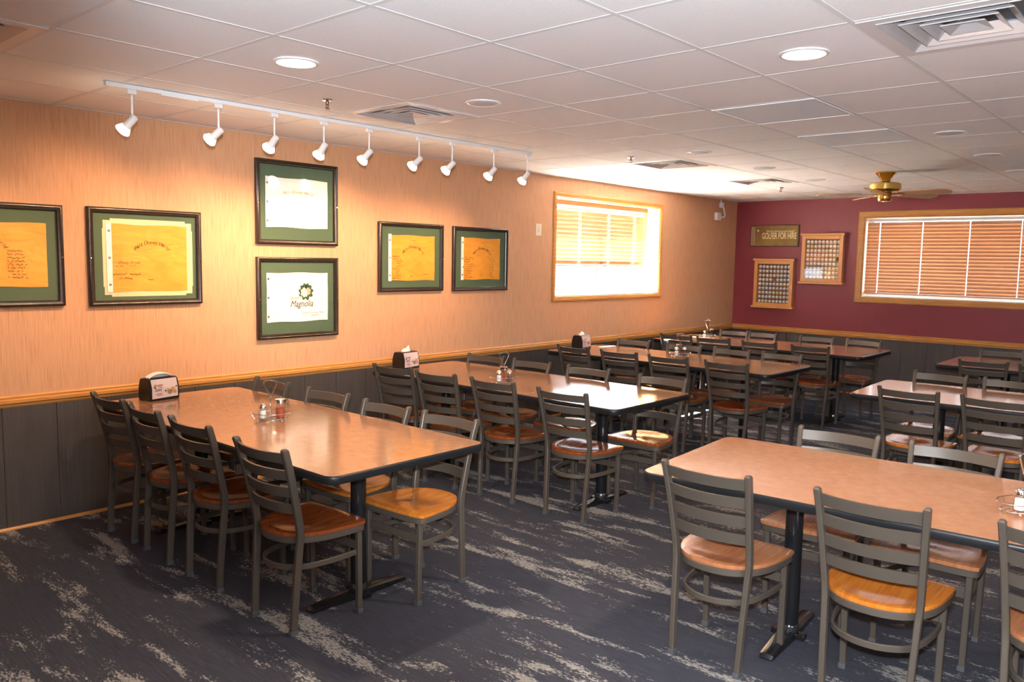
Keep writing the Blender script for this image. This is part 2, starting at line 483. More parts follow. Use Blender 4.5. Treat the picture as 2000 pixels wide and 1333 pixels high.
DOWN = [((2.125,2.147), True, 'lit round recessed ceiling light left of centre, above the track'),
        ((3.965,3.375), True, 'lit round recessed ceiling light on the right, beside the big diffuser'),
        ((2.150,3.345), False, 'unlit round ceiling light beside the diffuser near the middle of the track'),
        ((2.130,5.82), False, 'unlit round ceiling light beside the second diffuser, past the track end'),
        ((2.09,7.10), False, 'unlit round ceiling light, second beyond the track end'),
        ((2.07,8.35), False, 'unlit round ceiling light farthest along the left, near the far wall'),
        ((3.91,5.90), False, 'unlit round ceiling light nearest on the right, beyond the lens panels'),
        ((3.87,7.20), False, 'unlit round ceiling light in the middle of the right row'),
        ((3.84,8.50), False, 'unlit round ceiling light farthest on the right, beyond the fan')]
for (x,y), on, lab in DOWN:
    t = tag(empty('recessed_light', (x,y,H)), lab, 'ceiling light', 'round recessed ceiling lights')
    bm = B(); lathe(bm, [(.084,.0),(.100,.0),(.099,-.005),(.088,-.008),(.084,-.005)], 36, cap=False)
    link('trim_ring', bm, M['white'], t, True)
    bm = B(); lathe(bm, [(.086,-.001),(.080,-.006),(.05,-.010),(.02,-.012),(.001,-.012)], 36); link('lens', bm, M['downglow'] if on else M['grey_lens'], t, True)
    if on:
        ld = bpy.data.lights.new('downlight_lamp', 'AREA'); ld.shape='DISK'; ld.size=.15; ld.energy=28; ld.color=(1,.78,.55)
        lo = bpy.data.objects.new('downlight_lamp', ld); C.objects.link(lo); lo.parent=t; lo.location=(0,0,-.02)

for x, y, lab in ((1.50,2.76,'small sprinkler head in the ceiling beside the nearest full diffuser'),(1.51,5.80,'small sprinkler head in the ceiling before the second diffuser'),(1.42,9.0,'small sprinkler head in the ceiling closest to the maroon wall')):
    t = tag(empty('sprinkler_head', (x,y,H)), lab, 'sprinkler', 'ceiling sprinkler heads')
    bm = B(); lathe(bm, [(.032,0),(.030,-.006),(.014,-.010),(.010,-.010)], 18); link('escutcheon', bm, M['chrome'], t, True)
    bm = B(); lathe(bm, [(.009,-.008),(.009,-.026),(.006,-.030)], 10)
    sweep(bm, [(-.008,0,-.024),(-.013,0,-.034),(-.005,0,-.046)], circ(.0022,5)); sweep(bm, [(.008,0,-.024),(.013,0,-.034),(.005,0,-.046)], circ(.0022,5))
    lathe(bm, [(.003,-.042),(.004,-.048)], 8); link('nozzle', bm, M['sprink'], t, True)
    bm = B(); lathe(bm, [(.015,-.048),(.016,-.050),(.004,-.051)], 14); link('deflector', bm, M['sprink'], t)

# ceiling fan
fan = tag(empty('ceiling_fan', (2.86,8.03,H), 0), 'brass ceiling fan with five brown wooden blades near the maroon wall', 'ceiling fan')
bm = B(); lathe(bm, [(.088,0),(.090,-.010),(.070,-.030),(.045,-.065),(.040,-.085)], 28); link('canopy', bm, M['brass'], fan, True)
bm = B(); lathe(bm, [(.030,-.08),(.055,-.095),(.125,-.100),(.138,-.112),(.138,-.160),(.120,-.178),(.07,-.185)], 36); link('motor_housing', bm, M['brass'], fan, True)
bm = B(); lathe(bm, [(.055,-.180),(.062,-.19),(.062,-.255),(.055,-.268),(.02,-.272)], 24); link('switch_cup', bm, M['brass'], fan, True)
FA = math.atan2(-.746*0-.665, -.746)      # a blade pointing screen-left
for k in range(5):
    a = math.atan2(.6665,.7453) + R(18) + k*2*PI/5
    rot = Matrix.Rotation(a, 4, 'Z')
    bm = B()
    P = [(.19,-.045),(.30,-.055),(.52,-.066),(.585,-.055),(.61,-.02),(.61,.02),(.585,.055),(.52,.066),(.30,.055),(.19,.045)]
    prism(bm, P, -.004, .004)
    tilt = Matrix.Rotation(R(-12), 4, 'X'); bmesh.ops.transform(bm, matrix=Matrix.Translation((0,0,-.203)) @ rot @ tilt, verts=bm.verts)
    bl = link('blade', bm, M['blade'], fan)
    bm = B(); prism(bm, [(.05,-.012),(.12,-.010),(.16,-.030),(.22,-.034),(.235,0),(.22,.034),(.16,.030),(.12,.010),(.05,.012)], -.010, -.005)
    bmesh.ops.transform(bm, matrix=Matrix.Translation((0,0,-.195)) @ rot @ tilt, verts=bm.verts)
    link('blade_bracket', bm, M['brass'], bl)

# track lighting
TX = .985
tr = tag(empty('track_rail', (TX, 0, H)), 'long white ceiling track carrying nine spotlights along the pink wall', 'light track')
bm = B(); box(bm, -.018,.018, 1.765, 5.12, -.022, 0, .002); link('channel', bm, M['white'], tr)
bm = B(); box(bm, -.021,.021, 2.05, 2.26, -.030, 0, .004); link('feed_connector', bm, M['white'], tr)
heads = [1.90,2.385,2.745,3.10,3.46,3.905,4.23,4.68,5.08]
aims = [(-.50,-.42,-.66),(-.72,-.35,-.55),(-.80,-.06,-.62),(-.72,-.05,-.70),(-.72,-.22,-.66),(-.78,-.20,-.60),(-.74,-.22,-.62),(-.74,-.10,-.66),(-.72,-.05,-.70)]
ordn = ['nearest to the camera, first','second','third','fourth','fifth','sixth','seventh','eighth','last and farthest']
def track_head():
    t = empty('track_spotlight', (0,0,0))
    bm = B(); box(bm, -.011,.011,-.024,.024,-.046,-.020,.004); link('adapter', bm, M['white'], t)
    bm = B(); sweep(bm, [(0,0,-.05),(0,0,-.172)], circ(.0058,10)); link('stem', bm, M['white'], t, True)
    return t
for k, (y, a) in enumerate(zip(heads, aims)):
    t = track_head(); t.location = (TX, y, H)
    K_ = .84
    tag(t, '%s white track spotlight counted from the near end of the track' % ordn[k].capitalize() if k else 'nearest white track spotlight, at the left end of the track', 'spotlight', 'spotlights on the white track')
    if k == 8: t['label'] = 'farthest white track spotlight, at the right end of the track'
    a = Vector(a).normalized(); j = Vector((0,0,-.178))
    bm = B(); lathe(bm, [(r*K_, z*K_) for r, z in [(.010,-.032),(.021,-.026),(.0235,-.010),(.024,.040),(.030,.052),(.031,.056)]], 24, j, a); link('lamp_holder', bm, M['white'], t, True)
    bm = B(); lathe(bm, [(r*K_, z*K_) for r, z in [(.026,.050),(.034,.066),(.045,.086),(.047,.092),(.042,.100),(.028,.107),(.010,.110),(.001,.110)]], 28, j, a); link('bulb', bm, M['bulb'], t, True)
    ld = bpy.data.lights.new('spot_lamp', 'SPOT'); ld.energy = 50; ld.color=(1,.60,.34); ld.spot_size=R(86); ld.spot_blend=1; ld.shadow_soft_size=.045
    lo = bpy.data.objects.new('spot_lamp', ld); C.objects.link(lo); lo.parent=t; lo.location = j + a*.135
    lo.rotation_euler = (-a).to_track_quat('Z','Y').to_euler()

# added fill panels behind / right of the camera, shaped like troffers
for (i,j), lab in {(9,-2):'added square fill light in the ceiling behind the camera', (11,3):'added square fill light in the ceiling by the right wall', (11,8):'added square fill light in the ceiling far along the right wall'}.items():
    cx, cy = gx(i)+G/2, gy(j)+G/2
    t = tag(empty('fill_panel', (cx,cy,H)), lab, 'ceiling light', 'added fill lights outside the picture')
    bm = B(); box(bm,-.28,.28,-.28,.28,-.003,.0038); link('lens', bm, M['fillglow'], t)
    ld = bpy.data.lights.new('fill_lamp', 'AREA'); ld.size=.56; ld.energy=45; ld.color=(1,.80,.62)
    lo = bpy.data.objects.new('fill_lamp', ld); C.objects.link(lo); lo.parent=t; lo.location=(0,0,-.012)

# ------------------------------------------------------------------ windows
def casing(parent, horiz, pos, h, w=.055, th=.018, m=M['oak'], inward=1):
    """picture-frame casing round opening h=(a0,a1,z0,z1)"""
    a0,a1,z0,z1 = h
    prof = [(-.004,0),(.006,th*.7),(.014,th*.8),(.030,th),(w-.012,th),(w,th*.6),(w,0)]
    bm = B(); cs = [(a0,z0),(a1,z0),(a1,z1),(a0,z1)]; rings = []
    for (a,z),(da,dz) in zip(cs, ((-1,-1),(1,-1),(1,1),(-1,1))):
        ring = []
        for o, t in prof:
            A, Z = a+da*o, z+dz*o
            ring.append(bm.verts.new((A, pos-t, Z) if horiz else (pos+inward*t, A, Z)))
        rings.append(ring)
    for k in range(4):
        X, Y = rings[k], rings[(k+1)%4]
        for q in range(len(prof)-1): bm.faces.new((X[q],X[q+1],Y[q+1],Y[q]))
    return link('casing', bm, m, parent)

# window 1 (left wall)
y0,y1,z0,z1 = WIN1
w1 = tag(empty('window_1', (0,(y0+y1)/2,z0)), kind='structure'); off = Vector((0,-(y0+y1)/2,-z0))
def lk(name, bm, m, parent, smooth=False):
    bmesh.ops.translate(bm, vec=-Vector(parent.location), verts=bm.verts); return link(name, bm, m, parent, smooth)
def lk_c(parent, horiz, pos, h, **k):
    o = casing(parent, horiz, pos, h, **k); o.data.transform(Matrix.Translation(-Vector(parent.location))); return o
lk_c(w1, False, 0, WIN1)
bm = B(); box(bm, -T,0,y0,y0+.012,z0,z1); box(bm,-T,0,y1-.012,y1,z0,z1); box(bm,-T,0,y0+.012,y1-.012,z1-.012,z1); lk('jamb_liner', bm, M['jamb'], w1)
bm = B(); box(bm,-T,.004,y0+.012,y1-.012,z0,z0+.014); lk('window_sill', bm, M['sillwhite'], w1)
bm = B()
for (p,q,s,t_) in ((y0+.012,y1-.012,z0+.014,z0+.055),(y0+.012,y1-.012,z1-.055,z1-.012),(y0+.012,y0+.055,z0+.055,z1-.055),(y1-.055,y1-.012,z0+.055,z1-.055),((y0+y1)/2-.02,(y0+y1)/2+.02,z0+.055,z1-.055)):
    box(bm,-T-.02,-T+.02,p,q,s,t_)
lk('sash', bm, M['alum'], w1)
bm = B(); box(bm,-T-.003,-T+.003,y0+.05,y1-.05,z0+.05,z1-.05); lk('pane', bm, M['glass'], w1)

def blind(name, label, a0, a1, ztop, zbot, horiz, pos, tilts, pitch, width, valance, cords):
    """horizontal slat blind. pos = plane; room side is +x (left wall) or -y (far wall)"""
    t = tag(empty(name, (pos,(a0+a1)/2,zbot) if not horiz else ((a0+a1)/2,pos,zbot)), label, 'window blind')
    def P(a, d, z): return (a, pos-d, z) if horiz else (pos+d, a, z)
    def addbox(bm, p0,p1,d0,d1,q0,q1):
        A = P(p0,d0,q0); D = P(p1,d1,q1)
        box(bm, min(A[0],D[0]),max(A[0],D[0]),min(A[1],D[1]),max(A[1],D[1]),q0,q1)
    bm = B(); z = ztop; k = 0
    while z > zbot + .02:
        tl = tilts(z); ct, st = math.cos(tl), math.sin(tl); nseg = 4
        up, lo = [], []
        for s in range(nseg+1):
            u = (s/nseg-.5); crown = .0025*(1-4*u*u)
            d = u*width*ct; zz = z - u*width*st
            up.append((d - st*(-crown), zz + ct*crown)); lo.append((d - st*(-crown+.0022), zz + ct*(crown-.0022)))
        prof = up + lo[::-1]
        cuts = [a0+.006] + [c for c in cords if a0 < c < a1] + [a1-.006]
        for s0, s1 in zip(cuts, cuts[1:]):          # route slots for the ladder cords
            e0 = s0 + (.0035 if s0 != cuts[0] else 0); e1 = s1 - (.0035 if s1 != cuts[-1] else 0)
            A = [bm.verts.new(P(e0, d, q)) for d, q in prof]; D = [bm.verts.new(P(e1, d, q)) for d, q in prof]
            n = len(prof); bm.faces.new(A); bm.faces.new(D[::-1])
            for q in range(n): bm.faces.new((A[q],A[(q+1)%n],D[(q+1)%n],D[q]))
        z -= pitch; k += 1
    lk('slats', bm, M['slat'], t)
    bm = B(); addbox(bm, a0+.006,a1-.006,-width/2,width/2,zbot,zbot+.016); lk('bottom_rail', bm, M['slat'], t)
    if valance:
        bm = B(); addbox(bm, a0+.002,a1-.002, width/2+.004,width/2+.016, valance[0],valance[1]); addbox(bm, a0+.002,a1-.002,width/2+.012,width/2+.022,valance[0]+.012,valance[0]+.022)
        lk('valance', bm, M['slat'], t)
    bm = B(); addbox(bm, a0+.01,a1-.01,-.02,.02,ztop+.03,ztop+.055); lk('head_rail', bm, M['white'], t)
    for c in cords:
        for d in (-width/2-.001, width/2+.001):
            bm = B(); addbox(bm, c-.0015,c+.0015,d-.0015,d+.0015,zbot,ztop+.04); lk('ladder_cord', bm, M['cord'], t)
    return t
blind('window_blind', 'half-raised orange slatted blind glowing in the sunny left wall window', y0+.02, 8.635, 2.20, 1.61, False, -.150,
      lambda z: R(-60), .0455, .050, (2.275,2.325), (7.30,7.86,8.40))

# window 2 (far wall)
x0,x1,z0,z1 = WIN2
w2 = tag(empty('window_2', ((x0+x1)/2,L,z0)), kind='structure')
lk_c(w2, True, L, WIN2, w=.075)
bm = B(); box(bm,x0,x0+.012,L,L+T,z0,z1); box(bm,x1-.012,x1,L,L+T,z0,z1); box(bm,x0+.012,x1-.012,L,L+T,z1-.012,z1); lk('jamb_liner', bm, M['oak'], w2)
bm = B(); box(bm,x0+.012,x1-.012,L-.006,L+T,z0,z0+.014); lk('window_sill', bm, M['sillwhite'], w2)
bm = B()
for (p,q,s,t_) in ((x0+.012,x1-.012,z0+.014,z0+.055),(x0+.012,x1-.012,z1-.05,z1-.012),(x0+.012,x0+.055,z0+.055,z1-.05),(x1-.055,x1-.012,z0+.055,z1-.05),(3.04,3.08,z0+.055,z1-.05)):
    box(bm,p,q,L+T-.02,L+T+.02,s,t_)
lk('sash', bm, M['alum'], w2)
bm = B(); box(bm,x0+.05,x1-.05,L+T-.003,L+T+.003,z0+.05,z1-.05); lk('pane', bm, M['glass'], w2)
blind('window_blind', 'closed tan slatted blind in the far maroon wall window', x0+.020, x1-.03, 2.205, 1.315, True, L+.055,
      lambda z: R(58), .0425, .050, None, (1.95,2.45,2.97,3.5,4.02))

# window 3 (right wall, outside the picture), added to let in ambient daylight
y0,y1,z0,z1 = FILL_WIN
w3 = tag(empty('fill_window', (XR,(y0+y1)/2,z0)), kind='structure')
lk_c(w3, False, XR, FILL_WIN, inward=-1)
bm = B()
for (p,q,s,t_) in ((y0,y1,z0,z0+.05),(y0,y1,z1-.05,z1),(y0,y0+.05,z0+.05,z1-.05),(y1-.05,y1,z0+.05,z1-.05),(.23,.27,z0+.05,z1-.05)): box(bm,XR+T-.03,XR+T+.01,p,q,s,t_)
lk('sash', bm, M['alum'], w3)
bm = B(); box(bm,XR+T-.012,XR+T-.006,y0+.04,y1-.04,z0+.04,z1-.04); lk('pane', bm, M['glass'], w3)

# ------------------------------------------------------------------ wall fittings
t = tag(empty('wall_plate', (0,6.41,1.98)), 'cream blank switch plate on the pink wall left of the window', 'wall plate')
bm = B(); box(bm,0,.006,-.045,.045,-.060,.060,.002); link('plate', bm, M['whitepl'], t)
bm = B(); box(bm,.006,.010,-.010,.010,-.022,.022,.001); link('rocker', bm, M['whitepl'], t)
t = tag(empty('wall_plate', (0,2.37,.36)), 'thin pale outlet cover low on the dark wainscot behind the nearest chairs', 'wall outlet')
bm = B(); box(bm,.012,.018,-.035,.035,-.055,.055,.002); link('plate', bm, M['outlet'], t)

t = tag(empty('wall_sensor', (0,10.19,2.31)), 'small pale sensor box with a looped cable, high in the room corner', 'sensor')
bm = B(); box(bm,0,.05,-.055,.055,-.055,.05,.006); link('housing', bm, M['white'], t)
bm = B(); box(bm,0,.04,.07,.14,.12,.19,.006); link('junction_box', bm, M['white'], t)
bm = B(); sweep(bm, catmull([(.03,.05,-.01),(.04,.13,-.005),(.035,.175,.02),(.03,.175,.06),(.03,.15,.12)],6), circ(.012,8)); sweep(bm, [(.02,.10,.185),(.015,.085,.228)], circ(.009,8)); link('cable', bm, M['white'], t, True)

# ------------------------------------------------------------------ framed flags
def ring_frame(bm, w, h, prof):
    """mitred frame in local YZ (facing +x). prof: (inset from outer edge, x)"""
    rings = []
    for sy, sz in ((-1,-1),(1,-1),(1,1),(-1,1)):
        rings.append([bm.verts.new((x, sy*(w/2-i), sz*(h/2-i))) for i, x in prof])
    n = len(prof)
    for k in range(4):
        A, D = rings[k], rings[(k+1)%4]
        for q in range(n): bm.faces.new((A[q],A[(q+1)%n],D[(q+1)%n],D[q]))
YZ = Matrix(((0,0,1,0),(1,0,0,0),(0,1,0,0),(0,0,0,1)))      # text plane -> wall facing +x

def squiggle(bm, x, y, z, length, hgt, rnd, w=.0011):
    w *= 1.45; hgt *= 1.15
    """a line of cursive-like stitching"""
    pts = []; s = y; k = 0
    while s < y+length:
        if rnd.random() < .07: 
            if len(pts) > 3: yield_line(bm, pts, w)
            pts = []; s += hgt*.6
        pts.append((x, s, z + hgt*(rnd.random()-.35) * (1.4 if rnd.random() < .2 else .7)))
        s += hgt*rnd.uniform(.12,.34); k += 1
    if len(pts) > 3: yield_line(bm, pts, w)
def yield_line(bm, pts, w):
    c = catmull(pts, 3); A = [];
    for p in c: A.append((bm.verts.new((p.x, p.y, p.z-w)), bm.verts.new((p.x, p.y+w*.5, p.z+w))))
    for i in range(len(A)-1): bm.faces.new((A[i][0],A[i+1][0],A[i+1][1],A[i][1]))

def arc_text(s, cy, cz, rad, span, size, m, parent, x):
    objs = []; n = len(s); cur = -span/2
    for k, ch in enumerate(s):
        a = -span/2 + span*(k/(n-1))
        if ch == ' ': continue
        p = Matrix.Translation((x, cy+rad*math.sin(a), cz+rad*math.cos(a))) @ Matrix.Rotation(-a,4,'X') @ YZ
        # YZ maps text x->y, y->z ; rotate about wall normal
        objs.append(text_mesh(ch, size, m, 'letter', parent, p, .0004, .35))
    return join_meshes(objs, 'lettering')

def blob(bm, x, y, z, ry, rz, n=14, th=.0006):
    a = [bm.verts.new((x+th, y+ry*math.cos(2*PI*k/n), z+rz*math.sin(2*PI*k/n))) for k in range(n)]
    bm.faces.new(a)
def ellipse_leaf(bm, x, cy, cz, ang, r0, r1, w):
    pts = []
    for k in range(11):
        t = k/10; pts.append((r0+(r1-r0)*t, w*math.sin(PI*t)**.8))
    pts = pts + [(a,-b) for a, b in pts[-2:0:-1]]
    ca, sa = math.cos(ang), math.sin(ang)
    bm.faces.new([bm.verts.new((x, cy+a*ca-b*sa, cz+a*sa+b*ca)) for a, b in pts])

PICS = [ # y0,y1,z0,z1, flag(y0,y1,z0,z1), colour, kind, label
 (1.135,1.879,1.340,1.950,(1.255,1.787,1.458,1.836),'y','list_right','framed yellow golf flag cut off by the left edge of the photo'),
 (2.020,2.763,1.330,1.955,(2.137,2.662,1.420,1.853),'y','dedication','framed yellow golf flag with an extra cream inner mat, second from the left'),
 (3.189,3.905,1.752,2.374,(3.270,3.815,1.881,2.249),'w','pale','framed white golf flag with green mat, upper of the stacked pair'),
 (3.189,3.907,1.044,1.658,(3.271,3.813,1.168,1.541),'w','flower','framed white flag with a magnolia emblem, lower of the stacked pair'),
 (4.322,5.060,1.379,1.970,(4.432,4.958,1.474,1.863),'y','list_left','framed yellow golf flag with green mat, left one of the pair by the caddy'),
 (5.183,5.926,1.371,1.966,(5.294,5.820,1.478,1.866),'y','list_both','framed yellow golf flag with green mat, the rightmost picture on the pink wall')]
PICS[4] = PICS[4][:7] + ('framed yellow golf flag with writing on its left only, second picture from the window',)
for n_, (a0,a1,b0,b1,fl,colr,kind,lab) in enumerate(PICS):
    cy, cz = (a0+a1)/2, (b0+b1)/2; w, h = a1-a0, b1-b0
    t = tag(empty('framed_flag', (0,cy,cz)), lab, 'framed picture', 'framed golf flags on the pink wall')
    bm = B(); ring_frame(bm, w, h, [(0,.002),(0,.026),(.006,.032),(.014,.033),(.022,.028),(.030,.027),(.036,.020),(.036,.002)]); link('frame', bm, M['picframe'], t, True)
    bm = B(); box(bm,.002,.010,-w/2+.034,w/2-.034,-h/2+.034,h/2-.034); link('mat_board', bm, M['mat_green'], t)
    bm = B(); box(bm,.0185,.0200,-w/2+.035,w/2-.035,-h/2+.035,h/2-.035); link('glazing', bm, M['glass'], t)
    bm = B()
    for s in (-1,1): lathe(bm, [(.004,0),(.004,.003),(.001,.004)], 8, (.033, s*(w/2-.012), -.01), (1,0,0))
    link('frame_pins', bm, M['chrome'], t)
    f0,f1,g0,g1 = fl; f0-=cy; f1-=cy; g0-=cz; g1-=cz
    fm = M['yellow'] if colr == 'y' else M['flagwhite']
    if kind == 'dedication':
        bm = B(); m1 = .030
        a, b_, c, d = f0-.020, f1+.035, g0-.032, g1+.034; s = .022
        P = [(a+2*s,c),(b_-2*s,c),(b_-2*s,c+s*.55),(b_-s*.0,c+s*.55),(b_,c+2*s+.02),(b_+.006,c+2*s+.02),(b_+.006,d-2*s-.02),(b_,d-2*s-.02),(b_,d-s*.55),(b_-2*s,d-s*.55),(b_-2*s,d),(a+2*s,d),(a+2*s,d-s*.55),(a,d-s*.55),(a,d-2*s-.02),(a-.006,d-2*s-.02),(a-.006,c+2*s+.02),(a,c+2*s+.02),(a,c+s*.55),(a+2*s,c+s*.55)]
        vs0 = [bm.verts.new((.010,y,z)) for y,z in P]; vs1 = [bm.verts.new((.0115,y,z)) for y,z in P]
        bm.faces.new(vs1); bm.faces.new(vs0[::-1])
        for k in range(len(P)): bm.faces.new((vs0[k],vs0[(k+1)%len(P)],vs1[(k+1)%len(P)],vs1[k]))
        link('inner_mat', bm, M['mat_cream'], t)
    # flag cloth: gently wavy outline
    bm = B(); N = 24; rnd = random.Random(n_)
    xf = .0125
    grid = []
    for i in range(N+1):
        row = []
        for j in range(N+1):
            u, v_ = i/N, j/N
            yy = f0+(f1-f0)*u; zz = g0+(g1-g0)*v_
            wv = .003*math.sin(9*u+n_)*(1 if v_>.5 else -1)*abs(2*v_-1)**3
            bulge = .0012*math.sin(14*u+7*v_+n_)+.0008*math.sin(6*u-17*v_)
            row.append(bm.verts.new((xf+.0012+bulge, yy, zz+wv)))
        grid.append(row)
    for i in range(N):
        for j in range(N): bm.faces.new((grid[i][j],grid[i+1][j],grid[i+1][j+1],grid[i][j+1]))
    flag = link('flag_cloth', bm, fm, t, 'all')
    X = .0162
    if colr == 'y' :
        bm = B(); box(bm, .0135,.0155, f0-.004, f0+.030, g0-.004, g1+.006, .0005); link('heading_tape', bm, M['flagwhite'], flag)
    bm = B()
    for k, zz in enumerate((g1-.045,(g0+g1)/2,g0+.045)): lathe(bm, [(.003,0),(.008,.0),(.008,.0010),(.003,.0014)], 14, (.0156, f0+.014, zz), (1,0,0), cap=False)
    link('grommets', bm, M['pepper'] if colr == 'w' else M['thread'], flag)
    fc = (f0+f1)/2 + (.015 if n_ != 0 else -.06); fz = (g0+g1)/2
    if kind in ('list_right','dedication','list_left','list_both'):
        if kind == 'dedication': arc_text('Walt Disney World', fc+.01, fz-.055, .16, 1.45, .034, M['thread'], flag, X)
        else: arc_text('Walt Disney World', fc-.005, fz-.045, .145, 1.75, .033, M['thread'], flag, X)
    if kind == 'pale':
        arc_text('Walt Disney World', fc-.01, fz-.50, .585, .42, .032, M['thread_pale'], flag, X)
        bm = B(); squiggle(bm, X, f1-.14, g0+.058, .10, .010, rnd); squiggle(bm, X, f1-.13, g0+.036, .085, .010, rnd); link('stitched_writing', bm, M['thread_pale'], flag)
    if kind == 'flower':
        text_mesh('Magnolia', .070, M['thread'], 'lettering', flag, Matrix.Translation((X, f0+.300, fz-.052)) @ YZ, .0004, .35, .82)
        text_mesh("Disney's", .030, M['thread_gold'], 'lettering', flag, Matrix.Translation((X, f0+.240, fz-.005)) @ YZ, .0004, .35)
        bm = B(); squiggle(bm, X, f1-.235, g0+.062, .205, .011, rnd); squiggle(bm, X, f1-.170, g0+.040, .085, .013, rnd); link('stitched_writing', bm, M['thread_red'], flag)
        ly, lz = f0+.340, fz+.040
        bm = B()
        for a in (8,45,75,105,135,170,205,245,285,330): ellipse_leaf(bm, X, ly, lz, R(a), .020, .070, .017)
        em = link('emblem_leaves', bm, M['thread_green'], flag)
        bm = B()
        for a in (100,150,210,260,300): ellipse_leaf(bm, X+.0010+a*1e-6, ly-.014, lz-.004, R(a), .004, .040, .014)
        link('emblem_petals', bm, M['petal'], flag)
        bm = B()
        for a in (-30,20,60): ellipse_leaf(bm, X+.0018+a*2e-6, ly+.008, lz+.002, R(a), .004, .036, .014)
        link('emblem_petals', bm, M['petal2'], flag)
    if kind == 'dedication':
        text_mesh('Disney World', .024, M['thread'], 'lettering', flag, Matrix.Translation((X, f0+.135, fz-.030)) @ YZ, .0004, .35)
        bm = B(); squiggle(bm, X, f0+.035, fz-.030, .030, .008, rnd)
        for zz, s, ln in ((fz-.054,.045,.135),(fz-.082,.115,.008),(fz-.106,.030,.180),(fz-.132,.070,.095)): squiggle(bm, X, f0+s, zz, ln, .013, rnd, .0014)
        squiggle(bm, X, fc-.02, g0+.075, .035, .006, rnd)
        link('stitched_writing', bm, M['thread'], flag)
    if kind in ('list_left','list_both'):
        bm = B()
        for k in range(10): squiggle(bm, X, f0+.040, fz+.010-.0205*k, rnd.uniform(.085,.125), .012, rnd, .0013)
        if kind == 'list_both':
            for k in range(10): squiggle(bm, X, f1-.150, fz+.006-.0195*k, rnd.uniform(.055,.085), .011, rnd, .0012)
        squiggle(bm, X, fc-.03, g1-.045, .05, .009, rnd); squiggle(bm, X, fc-.04, g0+.035, .05, .013, rnd, .0015)
        if kind == 'list_left': squiggle(bm, X, f1-.15, g0+.050, .075, .011, rnd, .0012)
        link('stitched_writing', bm, M['thread'], flag)
    if kind == 'list_right':
        bm = B()
        for k in range(9): squiggle(bm, X, f1-.215, fz+.020-.0195*k, rnd.uniform(.09,.115), .011, rnd, .0013)
        link('stitched_writing', bm, M['thread'], flag)

# ------------------------------------------------------------------ sign and golf-ball cases on the far wall
t = tag(empty('wall_sign', (.575,L,2.062)), 'olive brown GOLFER FOR HIRE sign on the maroon wall', 'sign')
XZ = Matrix(((1,0,0,0),(0,0,-1,0),(0,1,0,0),(0,0,0,1)))       # text plane -> wall facing -y
w, h = .700, .300
bm = B(); box(bm,-w/2,w/2,-.014,0,-h/2,h/2,.002); link('board', bm, M['signedge'], t)
bm = B(); box(bm,-w/2+.012,w/2-.018,-.0155,-.0138,-h/2+.012,h/2-.012); link('face', bm, M['signface'], t)
text_mesh('GOLFER FOR HIRE', .120, M['signtext'], 'lettering', t, Matrix.Translation((.070,-.0160,-.006)) @ XZ, .0006, 0, .50, bold=.0014)
text_mesh('\u201cDrive for show but putt for dough.\u201d', .042, M['signtext'], 'lettering', t, Matrix.Translation((.085,-.0160,.062)) @ XZ, .0005, .2, .66)
bm = B(); box(bm,-w/2+.016,-w/2+.068,-.0168,-.015,-h/2+.022,h/2-.030); st = link('side_strip', bm, M['signstrip'], t)
bm = B(); rnd = random.Random(3)
for k in range(14): box(bm,-w/2+.022+rnd.uniform(0,.008),-w/2+.060-rnd.uniform(0,.01),-.0174,-.0167,-h/2+.035+k*.0165,-h/2+.041+k*.0165)
link('strip_marks', bm, M['signedge'], st)
bm = B(); lathe(bm, [(.012,0),(.012,.001),(.001,.0015)], 14, (-.235,-.0155,.072), (0,-1,0)); link('painted_ball', bm, M['petal'], t)
bm = B(); box(bm,-.252,-.246,-.0165,-.0154,-.075,.02); box(bm,-.222,-.216,-.0165,-.0154,-.075,.02); box(bm,-.250,-.218,-.0165,-.0154,.012,.022); link('painted_tee', bm, M['thread_red'], t)

